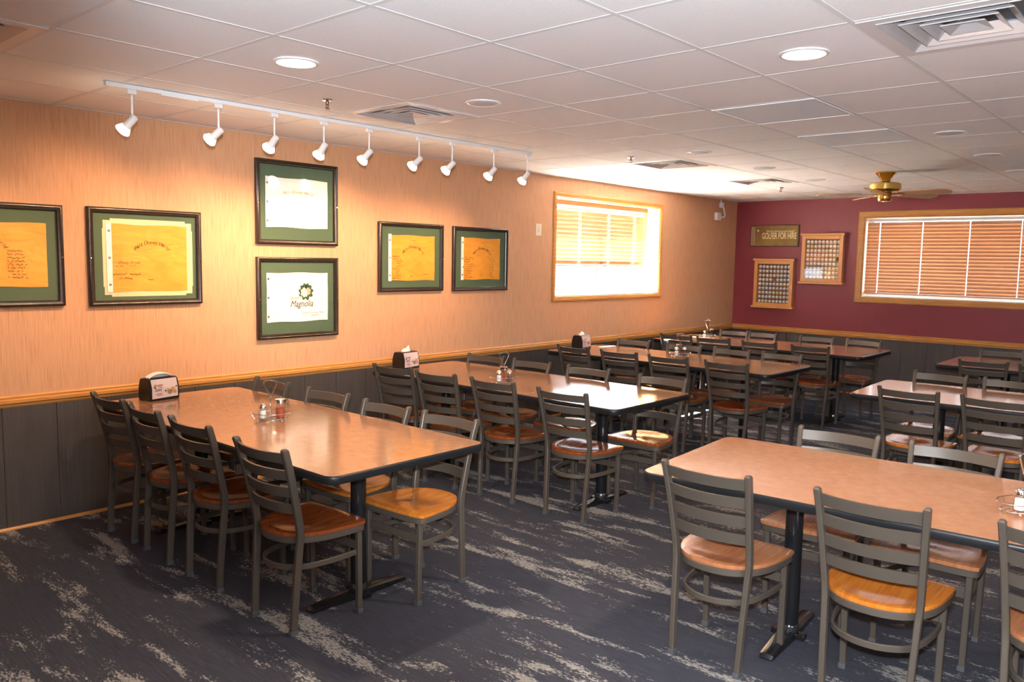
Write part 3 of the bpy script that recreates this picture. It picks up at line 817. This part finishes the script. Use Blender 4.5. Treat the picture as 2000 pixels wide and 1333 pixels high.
ballbm = B(); bmesh.ops.create_uvsphere(ballbm, u_segments=14, v_segments=9, radius=.0214)
def ballmesh(m):
    me = bpy.data.meshes.new('golf_ball'); bm2 = ballbm.copy(); bm2.to_mesh(me); bm2.free(); me.materials.append(m); me.shade_smooth(); return me
BM = {k: ballmesh(M[k]) for k in ('ball','ball_red','ball_yellow')}
def case(cx, z0, z1, w, label, side, colored, missing=()):
    t = tag(empty('display_case', (cx,L,z0)), label, 'display case', 'oak golf ball display cases'); h = z1-z0; D = .085
    bm = B()
    for (a,b_,c,d) in ((-w/2,-w/2+.048,.03,h-.03),(w/2-.048,w/2,.03,h-.03),(-w/2+.048,w/2-.048,.03,.075),(-w/2+.048,w/2-.048,h-.075,h-.03)): box(bm,a,b_,-D,-.0,c,d,.002)
    link('frame', bm, M['caseoak'], t)
    bm = B(); box(bm,-w/2-.018,w/2+.018,-D-.018,-.0,h-.03,h,.005); link('cornice', bm, M['caseoak'], t)
    bm = B(); box(bm,-w/2-.022,w/2+.022,-D-.020,-.0,0,.03,.005); link('plinth', bm, M['caseoak'], t)
    bm = B(); box(bm,-w/2+.048,w/2-.048,-.012,-.002,.075,h-.075); link('back_panel', bm, M['caseback'], t)
    iz0, iz1 = .075, h-.075; iw = w-.096; rows, cols = 9, 9; dz = (iz1-iz0)/rows; dx = iw/cols
    bm = B()
    for k in range(1, rows): box(bm,-w/2+.048,w/2-.048,-D+.020,-.012,iz0+k*dz-.004,iz0+k*dz+.003)
    link('shelves', bm, M['caseoak'], t)
    bm = B(); box(bm,-w/2+.048,w/2-.048,-D+.006,-D+.009,iz0,iz1); link('glass_door', bm, M['glass'], t)
    bm = B(); lathe(bm, [(.004,0),(.006,.008),(.004,.012)], 8, (w/2-.006,-D,h*.42), (0,-1,0)); link('knob', bm, M['chrome'], t)
    for r in range(rows):
        for c in range(cols):
            if (r,c) in missing: continue
            kind = colored.get((r,c), 'ball')
            o = bpy.data.objects.new('golf_ball', BM[kind]); C.objects.link(o)
            z = z0 + iz1 - (r+1)*dz + (.003 if r < rows-1 else 0) + .0214
            o.location = (cx - iw/2 + (c+.5)*dx, L-.040, z); o.rotation_euler = (random.random()*3, random.random()*3, 0)
            if kind == 'ball': tag(o, 'white golf ball on a shelf inside the %s oak display case' % side, 'golf ball', 'white golf balls in the %s case' % side)
            elif kind == 'ball_red': tag(o, 'single orange-red golf ball inside the lower left display case', 'golf ball')
            else: tag(o, 'single yellow golf ball inside the %s display case' % side, 'golf ball')
case(.618, 1.066, 1.748, .555, 'oak golf ball case hung lower and to the left, under the sign', 'lower left', {(3,4):'ball_red',(6,5):'ball_yellow'})
case(1.272, 1.418, 2.088, .545, 'oak golf ball case hung higher, between the sign and the window', 'upper right', {(1,1):'ball_yellow'}, ((4,8),))

# ------------------------------------------------------------------ chair
def chair_proto():
    t = empty('dining_chair')
    # seat outline (front +y)
    half = [(0,.196),(.10,.194),(.185,.188),(.212,.178),(.217,.160),(.214,.08),(.205,0),(.190,-.06),(.166,-.11),(.135,-.150),(.09,-.180),(.045,-.193),(0,-.197)]
    out = half + [(-a,b) for a, b in half[-2:0:-1]]
    out = [(p.x,p.y) for p in catmull([(a,b,0) for a,b in out]+[(out[0][0],out[0][1],0)],2)[:-1]]
    def dish(x, y):
        r2 = (x/.15)**2+((y+.045)/.11)**2
        d = -.014*math.exp(-r2*.9) - .005*math.exp(-((x*1.0)/.10)**2*1.5)*0
        d += .004*math.exp(-(x/.035)**2-((y-.09)/.07)**2)
        return d
    bm = B(); zt, zb = .447, .427; n = len(out)
    prev = None; cc = bm.verts.new((0,-.01,zt+dish(0,-.01)))
    for k in range(1, 11):
        s = k/10; ring = []
        for x, y in out:
            X, Y = x*s, -.01+(y+.01)*s
            edge = -.004*(max(0, s-.93)/.07)**2
            ring.append(bm.verts.new((X, Y, zt+dish(X,Y)*(1-s**6)+edge)))
        if prev is None:
            for i in range(n): bm.faces.new((cc, ring[i], ring[(i+1)%n]))
        else:
            for i in range(n): bm.faces.new((prev[i],ring[i],ring[(i+1)%n],prev[(i+1)%n]))
        prev = ring
    low = [bm.verts.new((x*.995, y*.995, zb)) for x, y in out]
    mid = [bm.verts.new((x*1.004, y*1.004, zt-.010)) for x, y in out]
    for i in range(n):
        bm.faces.new((prev[i],mid[i],mid[(i+1)%n],prev[(i+1)%n])); bm.faces.new((mid[i],low[i],low[(i+1)%n],mid[(i+1)%n]))
    bm.faces.new(low[::-1]); seat = link('seat', bm, M['cherry'], t, True)
    # seat frame
    bm = B(); sweep(bm, [(x*.95, y*.95, .411) for x, y in out], rect(.018,.029,.003), closed=True); link('seat_frame', bm, M['frame'], t, True)
    # legs
    for s in (-1, 1):
        bm = B()
        P = [(s*.150,-.178,.012),(s*.155,-.168,.18),(s*.162,-.152,.38),(s*.165,-.149,.43),(s*.168,-.155,.49),(s*.174,-.182,.62),(s*.181,-.214,.75),(s*.186,-.238,.828),(s*.1865,-.240,.835)]
        P = catmull(P[:-1], 4) + [Vector(P[-1])]
        # upright section 22 mm wide (x), 34 mm deep (y)
        rings = []
        for i, p in enumerate(P):
            k = 1 if i < len(P)-1 else .62
            rings.append([bm.verts.new(p+Vector((a*k,b*k,0))) for a, b in rect(.023,.034,.004)])
        for i in range(len(rings)-1):
            for j in range(8): bm.faces.new((rings[i][j],rings[i][(j+1)%8],rings[i+1][(j+1)%8],rings[i+1][j]))
        bm.faces.new(rings[0][::-1]); bm.faces.new(rings[-1])
        lg = link('leg', bm, M['frame'], t, True)
        bm = B(); box(bm, s*.150-.0135,s*.150+.0135,-.178-.019,-.178+.019,0,.022,.002); link('foot_cap', bm, M['glide'], lg)
        bm = B(); sweep(bm, [(s*.178,.168,.012),(s*.180,.166,.2),(s*.183,.162,.42)], rect(.026,.026,.004), fixed=(Vector((1,0,0)),Vector((0,1,0))))
        lg = link('leg', bm, M['frame'], t, True)
        bm = B(); box(bm, s*.178-.015,s*.178+.015,.153,.183,0,.022,.002); link('foot_cap', bm, M['glide'], lg)
    # slats
    def post(z):
        K = [(.38,.162,-.152),(.43,.165,-.149),(.49,.168,-.155),(.62,.174,-.182),(.75,.181,-.214),(.828,.186,-.238)]
        for (a,b_,c),(d,e,f) in zip(K, K[1:]):
            if z <= d: u = (z-a)/(d-a); return b_+(e-b_)*u, c+(f-c)*u
        return K[-1][1:]
    for zc in (.792,.714,.636,.560):
        bm = B(); rings = []; hh = .0225
        for k in range(17):
            u = -1+2*k/16; ring = []
            for dz, dt in ((-hh,-.006),(-hh,.006),(hh,.006),(hh,-.006)):
                w_, yy = post(zc+dz); ring.append(bm.verts.new((u*(w_-.006), yy - .036*(1-u*u) + dt, zc+dz)))
            rings.append(ring)
        for i in range(16):
            for j in range(4): bm.faces.new((rings[i][j],rings[i][(j+1)%4],rings[i+1][(j+1)%4],rings[i+1][j]))
        bm.faces.new(rings[0][::-1]); bm.faces.new(rings[-1])
        link('back_slat', bm, M['frame'], t, True)
    # curved ring stretcher and front bar
    P = catmull([(.176,.162,.292),(.176,.06,.290),(.160,-.05,.288),(.132,-.125,.287),(.07,-.175,.287),(0,-.190,.287),(-.07,-.175,.287),(-.132,-.125,.287),(-.160,-.05,.288),(-.176,.06,.290),(-.176,.162,.292)],5)
    bm = B(); sweep(bm, P, rect(.012,.025,.002)); link('ring_stretcher', bm, M['frame'], t, True)
    bm = B(); box(bm,-.178,.178,.156,.168,.300,.338,.002); link('front_bar', bm, M['frame'], t)
    return t
proto = chair_proto()
for me in {o.data for o in proto.children_recursive}: me.transform(Matrix.Diagonal((1,1,1.024,1)))
freeze(proto); first = [True]
GRP = 'ladder-back chairs around the tables'
def chair(x, y, rz, label, wood='cherry', group=GRP):
    """x,y = position of the top of the back; rz: 0 faces +y"""
    if first[0]: c = proto; first[0] = False
    else: c = copy_tree(proto)
    x, y = 5.378+(x-5.378)*KC, (y+(.02 if abs(rz) > 2 else 0))*KC
    d = Matrix.Rotation(rz, 3, 'Z') @ Vector((0,-.240,0))
    c.location = (x-d.x, y-d.y, 0); c.rotation_euler = (0,0,rz)
    tag(c, label, 'chair', group)
    for ch in c.children:
        if ch.name.split('.')[0] == 'seat':
            if wood != 'cherry':
                ch.material_slots[0].link = 'OBJECT'; ch.material_slots[0].material = M[wood]
                ch['label'] = {'amber':'glossy amber orange wooden seat','tan':'lighter tan wooden seat'}[wood]
    return c

# ------------------------------------------------------------------ tables
def table(x0, x1, y0, y1, label, rz=0, pivot=None, poles=(.40,.42)):
    x0, x1, y0, y1 = 5.378+(x0-5.378)*KT, 5.378+(x1-5.378)*KT, y0*KT, y1*KT-.008
    w, d = x1-x0, y1-y0
    t = tag(empty('dining_table', (x0,y0,0), rz), label, 'table', 'long brown laminate tables')
    o = roundrect(.006,w-.006,.006,d-.006,.055,8)
    bm = B(); prism(bm, o, TZ-.030, TZ); link('table_top', bm, M['lam'], t)
    # bullnose edge
    o2 = roundrect(0,w,0,d,.060,8); bm = B()
    prof = [(-.010,-.004),(.0,-.0008),(.004,-.004),(.006,-.011),(.006,-.030),(.003,-.037),(-.004,-.040),(-.014,-.040)]
    n = len(o2); rings = []
    for i in range(n):
        a, b_, c = Vector(o2[i-1]), Vector(o2[i]), Vector(o2[(i+1)%n])
        tg = (c-a).normalized(); nr = Vector((tg.y,-tg.x))
        rings.append([bm.verts.new((b_.x+nr.x*(p-.006), b_.y+nr.y*(p-.006), TZ+q)) for p, q in prof])
    for i in range(n):
        A, D = rings[i], rings[(i+1)%n]
        for j in range(len(prof)): bm.faces.new((A[j],A[(j+1)%len(prof)],D[(j+1)%len(prof)],D[j]))
    link('edge_band', bm, M['edge'], t, True)
    for px in (poles[0], w-poles[1]):
        bm = B(); lathe(bm, [(.038,.06),(.038,.70)], 28, (px,d/2,0)); p = link('pedestal_column', bm, M['blackmetal'], t, True)
        bm = B(); box(bm, px-.03,px+.03,d/2-.26,d/2+.26,TZ-.048,TZ-.031,.002); lathe(bm, [(.055,TZ-.06),(.07,TZ-.048)], 20, (px,d/2,0)); link('mounting_plate', bm, M['blackmetal'], p)
        bm = B(); lathe(bm, [(.043,.035),(.043,.062),(.039,.068)], 28, (px,d/2,0)); link('collar', bm, M['collar'], p, True)
        bm = B()
        P = [(-.288,.024,.010),(-.275,.027,.026),(-.15,.030,.036),(0,.036,.042),(.15,.030,.036),(.275,.027,.026),(.288,.024,.010)]
        rings = []
        for yy, hw, hz in P: rings.append([bm.verts.new((px+a, d/2+yy, z)) for a, z in ((-hw*1.1,.004),(hw*1.1,.004),(hw*1.1,hz*.8),(hw*.55,hz),(-hw*.55,hz),(-hw*1.1,hz*.8))])
        for i in range(len(rings)-1):
            for j in range(6): bm.faces.new((rings[i][j],rings[i][(j+1)%6],rings[i+1][(j+1)%6],rings[i+1][j]))
        bm.faces.new(rings[0][::-1]); bm.faces.new(rings[-1])
        link('foot_bar', bm, M['blackmetal'], t, True)
        bm = B(); box(bm, px-.075,px+.075,d/2-.022,d/2+.022,.004,.03,.004); link('cross_foot', bm, M['blackmetal'], t)
        for s in (-1,1):
            bm = B(); lathe(bm, [(.012,0),(.014,.006),(.008,.012)], 12, (px,d/2+s*.262,0)); link('leveling_glide', bm, M['blackmetal'], t)
    return t
T1 = table(.20,2.63,1.960,2.915,'long brown table nearest on the left, end against the pink wall')
T2 = table(.14,2.57,4.130,5.090,'long brown table second along the pink wall, with sun glare on its end')
T3 = table(.14,2.54,6.400,7.350,'long brown table third along the pink wall, under the left window')
T4 = table(.14,2.61,8.420,9.430,'long brown table fourth and last along the pink wall, beside the maroon wall')
T5 = table(3.478,5.93,2.990,3.975,'long brown table at lower right, nearest to the camera on that side', R(4), poles=(.525,.5))
T6 = table(3.34,5.80,5.965,6.945,'brown table in the middle of the right side, partly out of frame', R(2), poles=(.50,.5))
T7 = table(3.29,5.75,8.405,9.420,'brown table farthest on the right, before the maroon wall', 0, poles=(.50,.5))

NT = {1:'nearest table by pink wall', 2:'second table by pink wall', 3:'table under left window', 4:'last table by pink wall', 5:'nearest table on the right', 6:'middle table on the right', 7:'farthest table on the right'}
O4 = ['first','second','third','fourth']
FROM = {1:'from wall',2:'from wall',3:'from wall',4:'from wall',5:'from left',6:'from left',7:'from left'}
def row(tn, side, lst):
    for k, (x, y, dg, wd) in enumerate(lst):
        rz = R(dg) + (PI if side == 'far' else 0)
        chair(x, y, rz, 'grey ladder-back chair, %s %s, %s side of %s' % (O4[k], FROM[tn], side, NT[tn]), wd)
row(1,'near',[(.48,1.925,2,'cherry'),(.95,1.925,-2,'cherry'),(1.49,1.92,1,'cherry'),(2.175,1.905,2,'cherry')])
row(1,'far',[(.56,2.955,0,'cherry'),(1.18,2.965,3,'cherry'),(1.77,2.950,1,'amber'),(2.28,2.970,3,'amber')])
row(2,'near',[(.51,4.06,8,'cherry'),(1.01,4.05,5,'cherry'),(1.55,4.09,3,'cherry'),(2.17,4.09,2,'cherry')])
row(2,'far',[(.49,5.13,6,'cherry'),(1.02,5.13,1,'cherry'),(1.60,5.14,3,'cherry'),(2.28,5.14,2,'cherry')])
row(3,'near',[(.53,6.345,-3,'cherry'),(1.07,6.35,3,'cherry'),(1.60,6.36,4,'cherry'),(2.17,6.36,1,'cherry')])
row(3,'far',[(.55,7.395,2,'cherry'),(1.17,7.39,0,'cherry'),(1.70,7.40,-2,'cherry'),(2.21,7.41,0,'cherry')])
row(4,'near',[(.50,8.375,5,'cherry'),(.98,8.38,4,'cherry'),(1.53,8.38,1,'cherry'),(2.10,8.37,3,'cherry')])
row(4,'far',[(.70,9.48,5,'cherry'),(1.04,9.50,0,'cherry'),(1.73,9.50,2,'cherry'),(2.27,9.50,-5,'cherry')])
row(5,'near',[(3.81,2.965,0,'tan'),(4.45,3.010,2,'amber'),(5.05,3.055,0,'tan')])
row(5,'far',[(3.93,4.120,3,'tan'),(4.46,4.150,-1,'tan'),(5.02,4.170,4,'tan')])
row(6,'near',[(3.75,5.935,-2,'amber'),(4.27,5.955,-3,'amber')])
row(6,'far',[(3.68,7.030,-4,'amber'),(4.18,7.030,-6,'amber')])
row(7,'near',[(3.71,8.355,6,'cherry'),(4.19,8.36,4,'cherry')])
row(7,'far',[(3.64,9.50,8,'cherry')])

# ------------------------------------------------------------------ things on the tables
def KP(x, y, k): return 5.378+(x-5.378)*k, y*k
def dispenser(x, y, rz, label, style):
    x, y = KP(x, y, KT)
    t = tag(empty('napkin_dispenser', (x,y,TZ), rz), label, 'napkin dispenser', 'black napkin dispensers on the tables')
    # body: front faces local -y... width along x
    w, d, h = .200, .125, .138
    bm = B(); pf = [(-d/2,0),(d/2,0),(d/2,.075),(d/2-.016,h-.008),(d/2-.03,h),(-d/2+.03,h),(-d/2+.016,h-.008),(-d/2,.075)]
    a = [bm.verts.new((-w/2,p,q)) for p,q in pf]; b_ = [bm.verts.new((w/2,p,q)) for p,q in pf]; n = len(pf)
    bm.faces.new(a); bm.faces.new(b_[::-1])
    for k in range(n): bm.faces.new((a[k],a[(k+1)%n],b_[(k+1)%n],b_[k]))
    bmesh.ops.bevel(bm, geom=bm.edges[:], offset=.004, segments=2, affect='EDGES'); link('body', bm, M['disp'], t, True)
    e = .0008; y_ = -d/2-e
    bm = B(); q0 = .014
    vs = [(-w/2+.014,y_,q0),(w/2-.012,y_,q0+.004),(w/2-.012,y_,.078),(-w/2+.014,y_,.078)]
    f1 = [bm.verts.new(v) for v in vs]; bm.faces.new(f1)
    g = [bm.verts.new((-w/2+.014,-d/2+.016-e,h-.006)), bm.verts.new((w/2-.012,-d/2+.016-e,h-.006))]
    bm.faces.new((f1[3],f1[2],g[1],g[0])); cd = link('menu_card', bm, M['card'], t)
    rnd = random.Random(hash(style) % 97 if False else len(label))
    def strokes(name, mm, specs):
        for (cx, cz, rx, rz_) in specs:
            bm = B()
            cx, cz, rx, rz_ = cx*1.12, .006+cz*1.28, rx*1.35, rz_*1.5; n2 = 12; bm.faces.new([bm.verts.new((cx+rx*math.cos(2*PI*k/n2), y_-.0006, cz+rz_*math.sin(2*PI*k/n2))) for k in range(n2)])
            link(name, bm, mm, cd)
    strokes('printed_picture', M['inkgreen'], [(.030,.033,.014,.010),(-.062,.062,.007,.004),(.070,.058,.006,.004)])
    strokes('printed_picture', M['inkorange'], [(.048,.046,.012,.009),(.018,.044,.007,.006),(-.058,.070,.008,.006)])
    strokes('printed_picture', M['inkred'], [(.060,.032,.009,.008),(-.030,.070,.016,.0035),(-.028,.060,.013,.002),(-.035,.030,.018,.0018),(-.035,.025,.020,.0016),(-.032,.020,.016,.0015)])
    strokes('printed_picture', M['ink'], [(.004,.040,.004,.004),(-.056,.056,.004,.003)])
    text_mesh('APPS', .021, M['ink'], 'lettering', cd, Matrix.Translation((-.045,y_-.0010,.064)) @ XZ, .0003)
    bm = B()
    if style == 'arch':
        K = 12; top = []
        for k in range(K+1):
            u = -1+2*k/K; top.append((u*.080, h+.024*(1-u*u)))
        for dy in (-.026,.0):
            A = [bm.verts.new((x_, dy, z_)) for x_, z_ in top]; D = [bm.verts.new((x_, dy+.018, z_+.007)) for x_, z_ in top]; E_ = [bm.verts.new((x_, dy+.030, h-.006)) for x_, z_ in top]
            for k in range(K): bm.faces.new((A[k],A[k+1],D[k+1],D[k])); bm.faces.new((D[k],D[k+1],E_[k+1],E_[k]))
    else:
        pk = .052 if style == 'peak' else .036
        base_ = [(-.055,-.012,h-.002),(-.01,-.020,h-.002),(.04,-.012,h-.002),(.05,.012,h-.002),(0,.020,h-.002),(-.05,.012,h-.002)]
        B0 = [bm.verts.new(p) for p in base_]
        B1 = [bm.verts.new((p[0]*.75+.004,p[1]*.7,h+.014+.008*((i*7)%3)/2)) for i, p in enumerate(base_)]
        tip = [bm.verts.new((.036 if style=='peak' else .0,.004,h+pk)), bm.verts.new((.018 if style=='peak' else -.028,-.004,h+pk*.62))]
        for k in range(6): bm.faces.new((B0[k],B0[(k+1)%6],B1[(k+1)%6],B1[k]))
        for k in range(6): bm.faces.new((B1[k],B1[(k+1)%6],tip[0 if k in (1,2,3) else 1]))
        bm.faces.new((B1[1],tip[0],tip[1])); bm.faces.new((B1[4],tip[1],tip[0]))
    link('napkin', bm, M['paper_w'], t)
    return t
dispenser(.335,2.300,R(98),'black napkin dispenser with a white arched napkin, on the nearest left table','arch')
dispenser(.245,4.43,R(98),'black napkin dispenser with a napkin peaking up, on the second wall table','peak')
dispenser(.245,6.87,R(98),'black napkin dispenser with a rounded napkin tuft, on the table under the window','tuft')

def caddy(x, y, rz, name_tbl, salt=(-.02,-.045), jar=(.0,.048), jarmat='redspice', tall=.225, extra=False):
    t = tag(empty('condiment_caddy', (x,y,TZ), rz), 'chrome wire condiment caddy with a loop handle on the %s' % name_tbl, 'condiment caddy', 'chrome wire caddies on the tables')
    x, y = KP(x, y, KT); t.location = (x, y, TZ); S = 1.28
    w, d = .080*S, .052*S
    def oval(z, k=1.0): return [(w*k*math.cos(2*PI*i/28)*(1.0), d*k*math.sin(2*PI*i/28), z) for i in range(28)]
    bm = B(); sweep(bm, oval(.014,.86), circ(.0017,6), closed=True); sweep(bm, oval(.046,1.04), circ(.0017,6), closed=True)
    for i in range(0,28,4):
        a = oval(.014,.86)[i]; b_ = oval(.046,1.04)[i]; sweep(bm, [a,b_], circ(.0014,5))
    for yy in (-.02,0,.02): sweep(bm, [(-w*.8,yy,.014),(w*.8,yy,.014)], circ(.0013,5))
    link('wire_basket', bm, M['chrome'], t, True)
    for sx, sy in ((-1,-1),(1,-1),(1,1),(-1,1)):
        bm = B(); bmesh.ops.create_uvsphere(bm, u_segments=10, v_segments=7, radius=.0065, matrix=Matrix.Translation((sx*w*.62,sy*d*.62,.0065))); link('ball_foot', bm, M['chrome'], t, True)
    bm = B(); sweep(bm, [(0,0,.014),(0,0,tall*.55)], circ(.0034,8)); link('stem', bm, M['chrome'], t, True)
    z = tall*.55
    P = catmull([(0,0,z-.004),(-.008,0,z+.022),(-.034,0,tall-.018),(-.031,0,tall-.005),(-.010,0,tall),(0,0,tall+.002),(.010,0,tall),(.031,0,tall-.005),(.034,0,tall-.018),(.008,0,z+.022),(0,0,z-.004)],4)
    bm = B(); sweep(bm, P, circ(.0028,6), up=Vector((0,1,0)))
    for s in (-1,1): sweep(bm, catmull([(0,0,tall),(s*.010,0,tall+.006),(s*.012,0,tall+.016)],4), circ(.0018,6), up=Vector((0,1,0)))
    link('loop_handle', bm, M['chrome'], t, True)
    mt = Matrix.Translation((x,y,TZ)) @ Matrix.Rotation(rz,4,'Z')
    def place(name, lx, ly, lab, cat, body, cap_, fill, fillm, grp):
        body, cap_, fill = [[(a*S, b*S) for a, b in q] for q in (body, cap_, fill)]
        p = mt @ Vector((lx*S,ly*S,.0158)); o = tag(empty(name, p), lab, cat, grp)
        bm = B(); lathe(bm, body, 20); link('glass_body', bm, M['jarglass'], o, True)
        bm = B(); lathe(bm, fill, 16); link('contents', bm, fillm, o, True)
        bm = B(); lathe(bm, cap_, 20); link('lid', bm, M['chrome'], o, True)
    for k, sx in enumerate((-1,) if not extra else (-1,1)):
        place('salt_shaker', .030*sx, -.012, ('salt shaker with a chrome cap in the caddy on the %s' if k == 0 else 'second small chrome-capped shaker in the caddy on the %s') % name_tbl, 'shaker',
          [(.015,0),(.0165,.004),(.0155,.03),(.013,.046)], [(.013,.045),(.015,.047),(.0145,.056),(.010,.064),(.003,.067)], [(.012,.003),(.014,.006),(.0125,.036)], M['salt'] if k==0 else M['pepper'], 'small shakers in the caddies')
    place('spice_jar', .0 if extra else .040, .022 if extra else .004, 'glass spice jar with chrome lid in the caddy on the %s' % name_tbl, 'jar',
          [(.018,0),(.0205,.004),(.0205,.060),(.019,.066)], [(.0195,.064),(.0225,.066),(.0225,.080),(.020,.083),(.004,.084)], [(.016,.003),(.0185,.006),(.0185,.042)], M[jarmat], 'spice jars in the caddies')
    return t
caddy(1.425,2.425,R(52),'nearest left table')
caddy(1.365,4.42,R(52),'second wall table', extra=True)
caddy(1.385,6.95,R(46),'table under the left window', extra=True, jarmat='pepper')
caddy(.62,8.92,R(40),'last wall table', jarmat='pepper')
caddy(4.845,3.52,R(60),'nearest right table')

# ------------------------------------------------------------------ outside ground
bm = B(); box(bm, -9, -T-.02, -4, 16, -.35, -.25); tag(link('outdoor_ground', bm, M['outdoor']), kind='structure')

bm = B(); box(bm, -1.02, -T-.001, YB-T, L+T+1, 3.07, 3.17); box(bm, -T-.002, -T+.05, YB-T, L+T, HT, 3.17); tag(link('roof_eave', bm, M['outdoor']), kind='structure')

# ------------------------------------------------------------------ light
sc = bpy.context.scene
w = bpy.data.worlds.new('daylight'); sc.world = w; w.use_nodes = True
bg = w.node_tree.nodes['Background']; bg.inputs[0].default_value = (.80,.90,1,1); bg.inputs[1].default_value = 11.0
sun = bpy.data.lights.new('sun', 'SUN'); sun.energy = 300; sun.angle = R(.6); sun.color = (1,.94,.84)
so = bpy.data.objects.new('sun', sun); C.objects.link(so)
sd = Vector((1,.34,-1.36)).normalized(); so.rotation_euler = (-sd).to_track_quat('Z','Y').to_euler()
for nm, loc, rot, sx, sy in (('portal_left', (-T-.04,7.725,1.81), (0,R(-90),0), 1.1, 2.1), ('portal_far', (3.06,L+T+.04,1.78), (R(-90),0,0), 2.6, 1.1), ('portal_right', (XR+T+.03,.25,1.62), (0,R(90),0), 1.4, 2.4)):
    a = bpy.data.lights.new(nm, 'AREA'); a.shape='RECTANGLE'; a.size=sx; a.size_y=sy; a.cycles.is_portal = True
    o = bpy.data.objects.new(nm, a); C.objects.link(o); o.location=loc; o.rotation_euler=rot
# camera flash
fl = bpy.data.lights.new('camera_flash', 'SPOT'); fl.energy = 820; fl.color=(.86,.93,1.0); fl.spot_size=R(112); fl.spot_blend=.35; fl.shadow_soft_size=.03
fo = bpy.data.objects.new('camera_flash', fl); C.objects.link(fo); fo.location = Vector((5.378,0,1.669)) + u_*.13
aim = (F_ + r_*.52 + u_*.42).normalized(); fo.rotation_euler = (-aim).to_track_quat('Z','Y').to_euler()

sc.view_settings.view_transform = 'Standard'; sc.view_settings.look = 'None'; sc.view_settings.exposure = .12; sc.view_settings.gamma = 1.
sc.cycles.use_denoising = True; sc.cycles.max_bounces = 8; sc.cycles.transparent_max_bounces = 12; sc.cycles.sample_clamp_indirect = 60; sc.cycles.blur_glossy = 1.0
sc.cycles.caustics_reflective = True; sc.cycles.caustics_refractive = False
